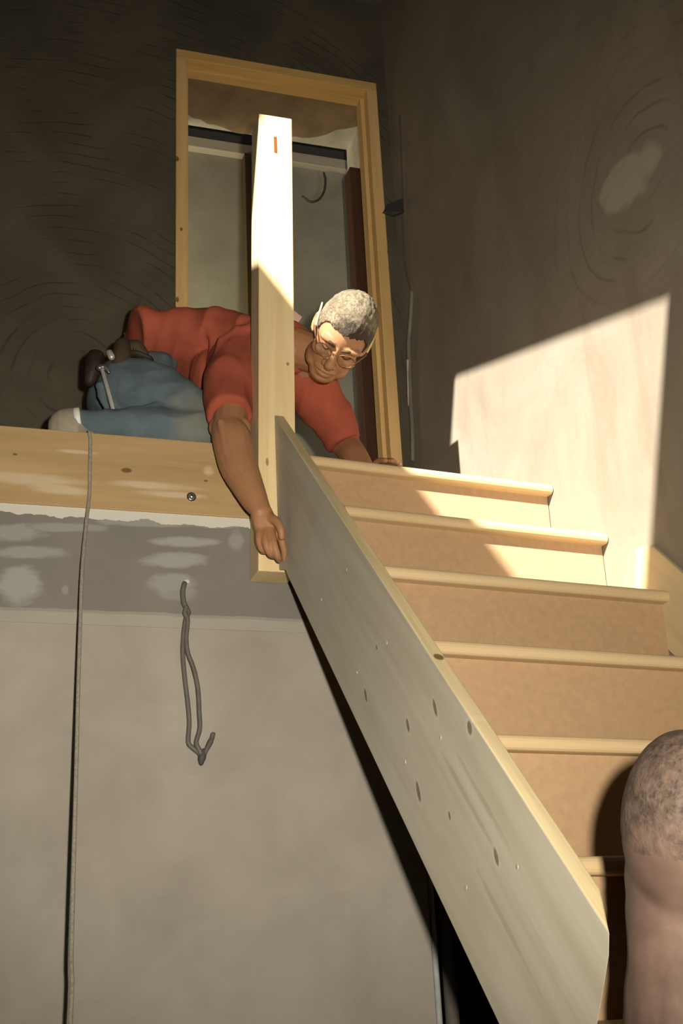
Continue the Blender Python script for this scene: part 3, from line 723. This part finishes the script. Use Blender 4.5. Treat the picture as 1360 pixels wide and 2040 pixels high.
# spectacles
gl = empty('glasses', 'thin framed spectacles worn by the man in the red shirt', 'glasses')
M_gframe = plain('brown_horn_and_arm_shade', (.16, .08, .035), .4); M_temple_sunlit = plain('sunlit_yellow_temple', (.80, .66, .28), .4)  # one arm in two colours: yellow paints its sunlit part, brown its shaded part
for sx in (-1, 1):
    bm = bmesh.new()
    ring_ = [H(sx * (.033 + .023 * math.cos(t)), .104 - .25 * abs(.023 * math.cos(t) * 1 + .01) , -.002 + .018 * math.sin(t)) for t in [2 * math.pi * i / 28 for i in range(29)]]
    tube(bm, ring_, .0011, 8, round_ends=False); bobj('rim', bm, M_gframe, gl, True)
    s = NT('clear_lens'); s.b.inputs['Transmission Weight'].default_value = 1; s.b.inputs['IOR'].default_value = 1.05; s.b.inputs['Alpha'].default_value = .06
    bm = bmesh.new(); slab(bm, ring_[:-1], HF * .001); bobj('lens', bm, s.done((1, 1, 1), .02), gl)
    bm = bmesh.new(); tube(bm, [H(sx * .056, .097, .003), H(sx * .0745, .055, .012), H(sx * .0765, .040, .015)], .0024, 8, 3); bobj('hinge_arm', bm, M_gframe, gl, True)
    bm = bmesh.new(); tube(bm, [(*H(sx * .0765, .040, .015), .0026), (*H(sx * .0795, .010, .019), .003), (*H(sx * .081, -.030, .024), .003), (*H(sx * (.080 if sx > 0 else .082), -.045 if sx > 0 else -.062, .022), .0026)], None, 8, 3); bobj('temple', bm, M_temple_sunlit, gl, True)
bm = bmesh.new(); tube(bm, [H(-.011, .1035, .004), H(0, .112, .008), H(.011, .1035, .004)], .0017, 8, 4); bobj('bridge', bm, M_gframe, gl, True)

# tool belt and hammer
M_leather = plain('dark_leather', (.030, .020, .013), .6, var=.3, scale=40, bump=.2); M_tan = plain('brown_leather', (.055, .038, .021), .7, var=.25, scale=40, bump=.2)
tb = empty('tool_belt', 'dark leather tool belt with pouches around the kneeling man\'s hips', 'belt')
bm = bmesh.new(); tube(bm, [(*at(296, 716, .18), .022, .010), (*at(268, 708, .185), .026, .011), (*at(240, 716, .18), .028, .012), (*at(214, 730, .20), .028, .012), (*at(196, 744, .25), .026, .012), (*at(190, 750, .34), .026, .012)], None, 14, 4)
bobj('strap', bm, M_leather, tb, True)
bm = bmesh.new(); tube(bm, [(*at(243, 692, .19), .026, .03), (*at(242, 710, .165), .028, .024), (*at(238, 728, .16), .024, .016)], None, 14, 3); bobj('pouch', bm, M_tan, tb, True)
bm = bmesh.new(); tube(bm, [(*at(190, 716, .22), .03, .03), (*at(186, 738, .20), .032, .026), (*at(180, 757, .20), .022, .018)], None, 14, 3); bobj('pouch', bm, M_leather, tb, True)
bm = bmesh.new(); tube(bm, [(*at(256, 696, .20), .020), (*at(270, 692, .195), .024), (*at(284, 704, .19), .018)], None, 12, 3); bobj('pouch', bm, M_tan, tb, True)
bm = bmesh.new(); tube(bm, [(*at(218, 703, .145), .010), (*at(222, 711, .14), .010)], None, 12, 2); bobj('buckle', bm, plain('steel_buckle', (.62, .58, .50), .35, .6), tb, True)
hm = empty('hammer', 'hammer with bright steel shaft hanging from the tool belt', 'hammer')
bm = bmesh.new(); tube(bm, [at(203, 735, .125), at(228, 827, .085)], .006, 12); bobj('handle', bm, plain('steel_shaft', (.88, .85, .78), .3, .7, var=.05), hm, True)
bm = bmesh.new()
tube(bm, [(*at(198, 733, .125), .010), (*at(206, 731, .122), .008), (*at(213, 735, .12), .007), (*at(217, 742, .12), .005)], None, 12, 3); bobj('head', bm, plain('hammer_head', (.16, .15, .14), .35, .7), hm, True)

# ------------------------------------------------------------------ the helper lower on the stairs
hp_ = empty('person', 'close-cropped head of a second worker at the right edge, in front of the stairs', 'person')
M_skin2 = skin_mat('pink_brown_skin', (.165, .108, .082), (.115, .07, .052), .8)
FC = deep(1366, 1652, 1.45)
HK = .93
bm = bmesh.new()
def Q(x, y, z): return FC + (RT * x + UP * z + FW * y) * HK      # x right, y away, z up as seen from the lens
ball(bm, Q(0, .0, .0), .080 * HK, .098 * HK, .125 * HK, Matrix((RT, FW, UP)).transposed(), 32, 24)
ball(bm, Q(.004, .02, -.07), .076 * HK, .085 * HK, .09 * HK, Matrix((RT, FW, UP)).transposed(), 28, 18)
tube(bm, [(*Q(.002, .01, -.10), .074, .070), (*Q(.004, .0, -.17), .078, .070), (*Q(.004, -.005, -.205), .088, .074), (*Q(.01, -.01, -.235), .105, .082)], None, 20, 4)
for sx in (1,):
    ball(bm, Q(.084, .03, -.02), .012, .022, .034, Matrix((RT, FW, UP)).transposed())
nk = Q(.03, -.01, -.24)
# crouched body, feet on the ninth step
stepz = -RISE * 8; fy = E0.y + D.y * GO * 8 + .14
tor = [nk, V((.20, -1.86, -1.66)), V((.36, -2.02, -1.84))]
tube(bm, [(*nk, .085), (*(tor[0].lerp(tor[1], .4)), .13), (*tor[1], .17, .13), (*tor[2], .15, .13)], None, 24, 4)
sL, sR = V((.06, -1.98, -1.62)), V((.30, -1.66, -1.60))
tube(bm, [(*tor[1], .08), (*sL, .06)], None, 12, 2); tube(bm, [(*tor[1], .08), (*sR, .06)], None, 12, 2)
for s0_, kx in ((sL, .10), (sR, .42)):
    e_ = s0_ + V((.06, .12, -.17)); w_ = e_ + V((.0, .18, -.10)); tube(bm, [(*s0_, .05), (*e_, .042), (*w_, .03)], None, 12, 3)
    tube(bm, [(*w_, .03, .022), (*(w_ + V((0, .07, -.01))), .038, .016)], None, 12, 2, ref=(0, 0, 1))
    for i in range(4):
        b_ = w_ + V((-.027 + .018 * i, .09, -.012)); tube(bm, [(*b_, .0095), (*(b_ + V((0, .04, -.006))), .009), (*(b_ + V((0, .065 + .006 * (i in (1, 2)), -.024))), .008)], None, 8, 2)
    tube(bm, [(*(w_ + V((-.02, .03, 0))), .011), (*(w_ + V((-.05, .07, -.01))), .010)], None, 8, 2)
z8 = -RISE * 9; y9 = E0.y + D.y * GO * 9
feet = []
for dx in (-.11, .11):
    h_ = tor[2] + V((dx, 0, -.03)); k_ = V((.38 + dx, -1.93, -1.93 + .0)); a_ = V((.40 + dx, y9 + .12, z8 + .075))
    k_ = V((.40 + dx * 1.3, -1.86, -1.86)); 
    tube(bm, [(*h_, .085), (*(h_.lerp(k_, .5)), .078), (*k_, .055)], None, 14, 3); tube(bm, [(*k_, .055), (*(k_.lerp(a_, .35)), .055), (*a_, .038)], None, 14, 3)
    tube(bm, [(*a_, .038), (*(a_ + V((0, .06, -.03))), .036)], None, 10, 2); feet.append((h_, k_, a_))
skin('body', bm, .006, 6, M_skin2, hp_)
def stubble():
    s = NT('mottled_crop'); p = s.pos(); f = s.noise(p, 120, 5, .7, .2); g = s.noise(p, 40, 3)
    col = s.ramp(f, [(.32, (.028, .019, .014)), (.68, (.115, .08, .06))])
    col = s.mix(s.math('MULTIPLY', s.math('SUBTRACT', g, .45, True), 1.8, True), col, (.17, .118, .09))
    zr = s.math('DIVIDE', s.math('SUBTRACT', s.dot(p, tuple(UP)), UP.dot(FC) - .045), .07)
    zr = s.math('ADD', zr, s.math('MULTIPLY', s.math('SUBTRACT', s.noise(p, 45, 4), .5), 2.2), True)
    col = s.mix(zr, (.152, .098, .073), col)
    s.bump(f, .5, .004); return s.done(col, .6)
bm = bmesh.new(); bmesh.ops.create_icosphere(bm, subdivisions=7, radius=1); dead = []
for v_ in bm.verts:
    q = V((v_.co.x * .0802, v_.co.y * .0982, v_.co.z * .1252))
    q *= 1 + .006 * mnoise.noise(q * 90) - .05 * max(0, min(1, (-.005 - q.z) / .055))
    if q.z < -.06: dead.append(v_)
    v_.co = Q(*q)
bmesh.ops.delete(bm, geom=dead, context='VERTS')
ed = bmesh.ops.extrude_face_region(bm, geom=bm.faces[:])
for v_ in [g_ for g_ in ed['geom'] if isinstance(g_, bmesh.types.BMVert)]: v_.co = FC + (v_.co - FC) * .985
bobj('hair', bm, stubble(), hp_, True)
M_dark = cloth('dark_work_shirt', (.05, .05, .055), (.035, .035, .04))
bm = bmesh.new()
n1 = nk.lerp(tor[1], .12)
tube(bm, [(*n1, .105), (*(tor[0].lerp(tor[1], .45)), .15), (*tor[1], .19, .15), (*tor[2], .17, .15)], None, 24, 4, round_ends=False)
for s0_ in (sL, sR): tube(bm, [(*tor[1], .10), (*s0_, .08), (*(s0_ + V((.05, .10, -.14))), .062)], None, 14, 3, round_ends=False)
skin('shirt', bm, .009, 4, M_dark, hp_)
bm = bmesh.new()
tube(bm, [(*tor[2], .165, .145), (*(tor[2] + V((0, -.02, -.06))), .17, .13)], None, 20, 2)
for h_, k_, a_ in feet:
    tube(bm, [(*h_, .10), (*(h_.lerp(k_, .5)), .09), (*k_, .068)], None, 16, 3); tube(bm, [(*k_, .066), (*(k_.lerp(a_, .4)), .064), (*a_, .05)], None, 16, 3)
skin('trousers', bm, .009, 4, cloth('grey_work_trousers', (.09, .085, .08), (.06, .06, .055)), hp_)
for h_, k_, a_ in feet:
    bm = bmesh.new()
    tube(bm, [(a_.x, a_.y - .03, z8 + .048, .042, .046), (a_.x, a_.y + .06, z8 + .042, .045, .040), (a_.x, a_.y + .14, z8 + .03, .042, .027)], None, 16, 3, ref=(0, 0, 1))
    skin('boot', bm, .007, 3, M_leather, hp_, lambda co, n_: V((co.x, co.y, max(co.z, z8 + .001))))
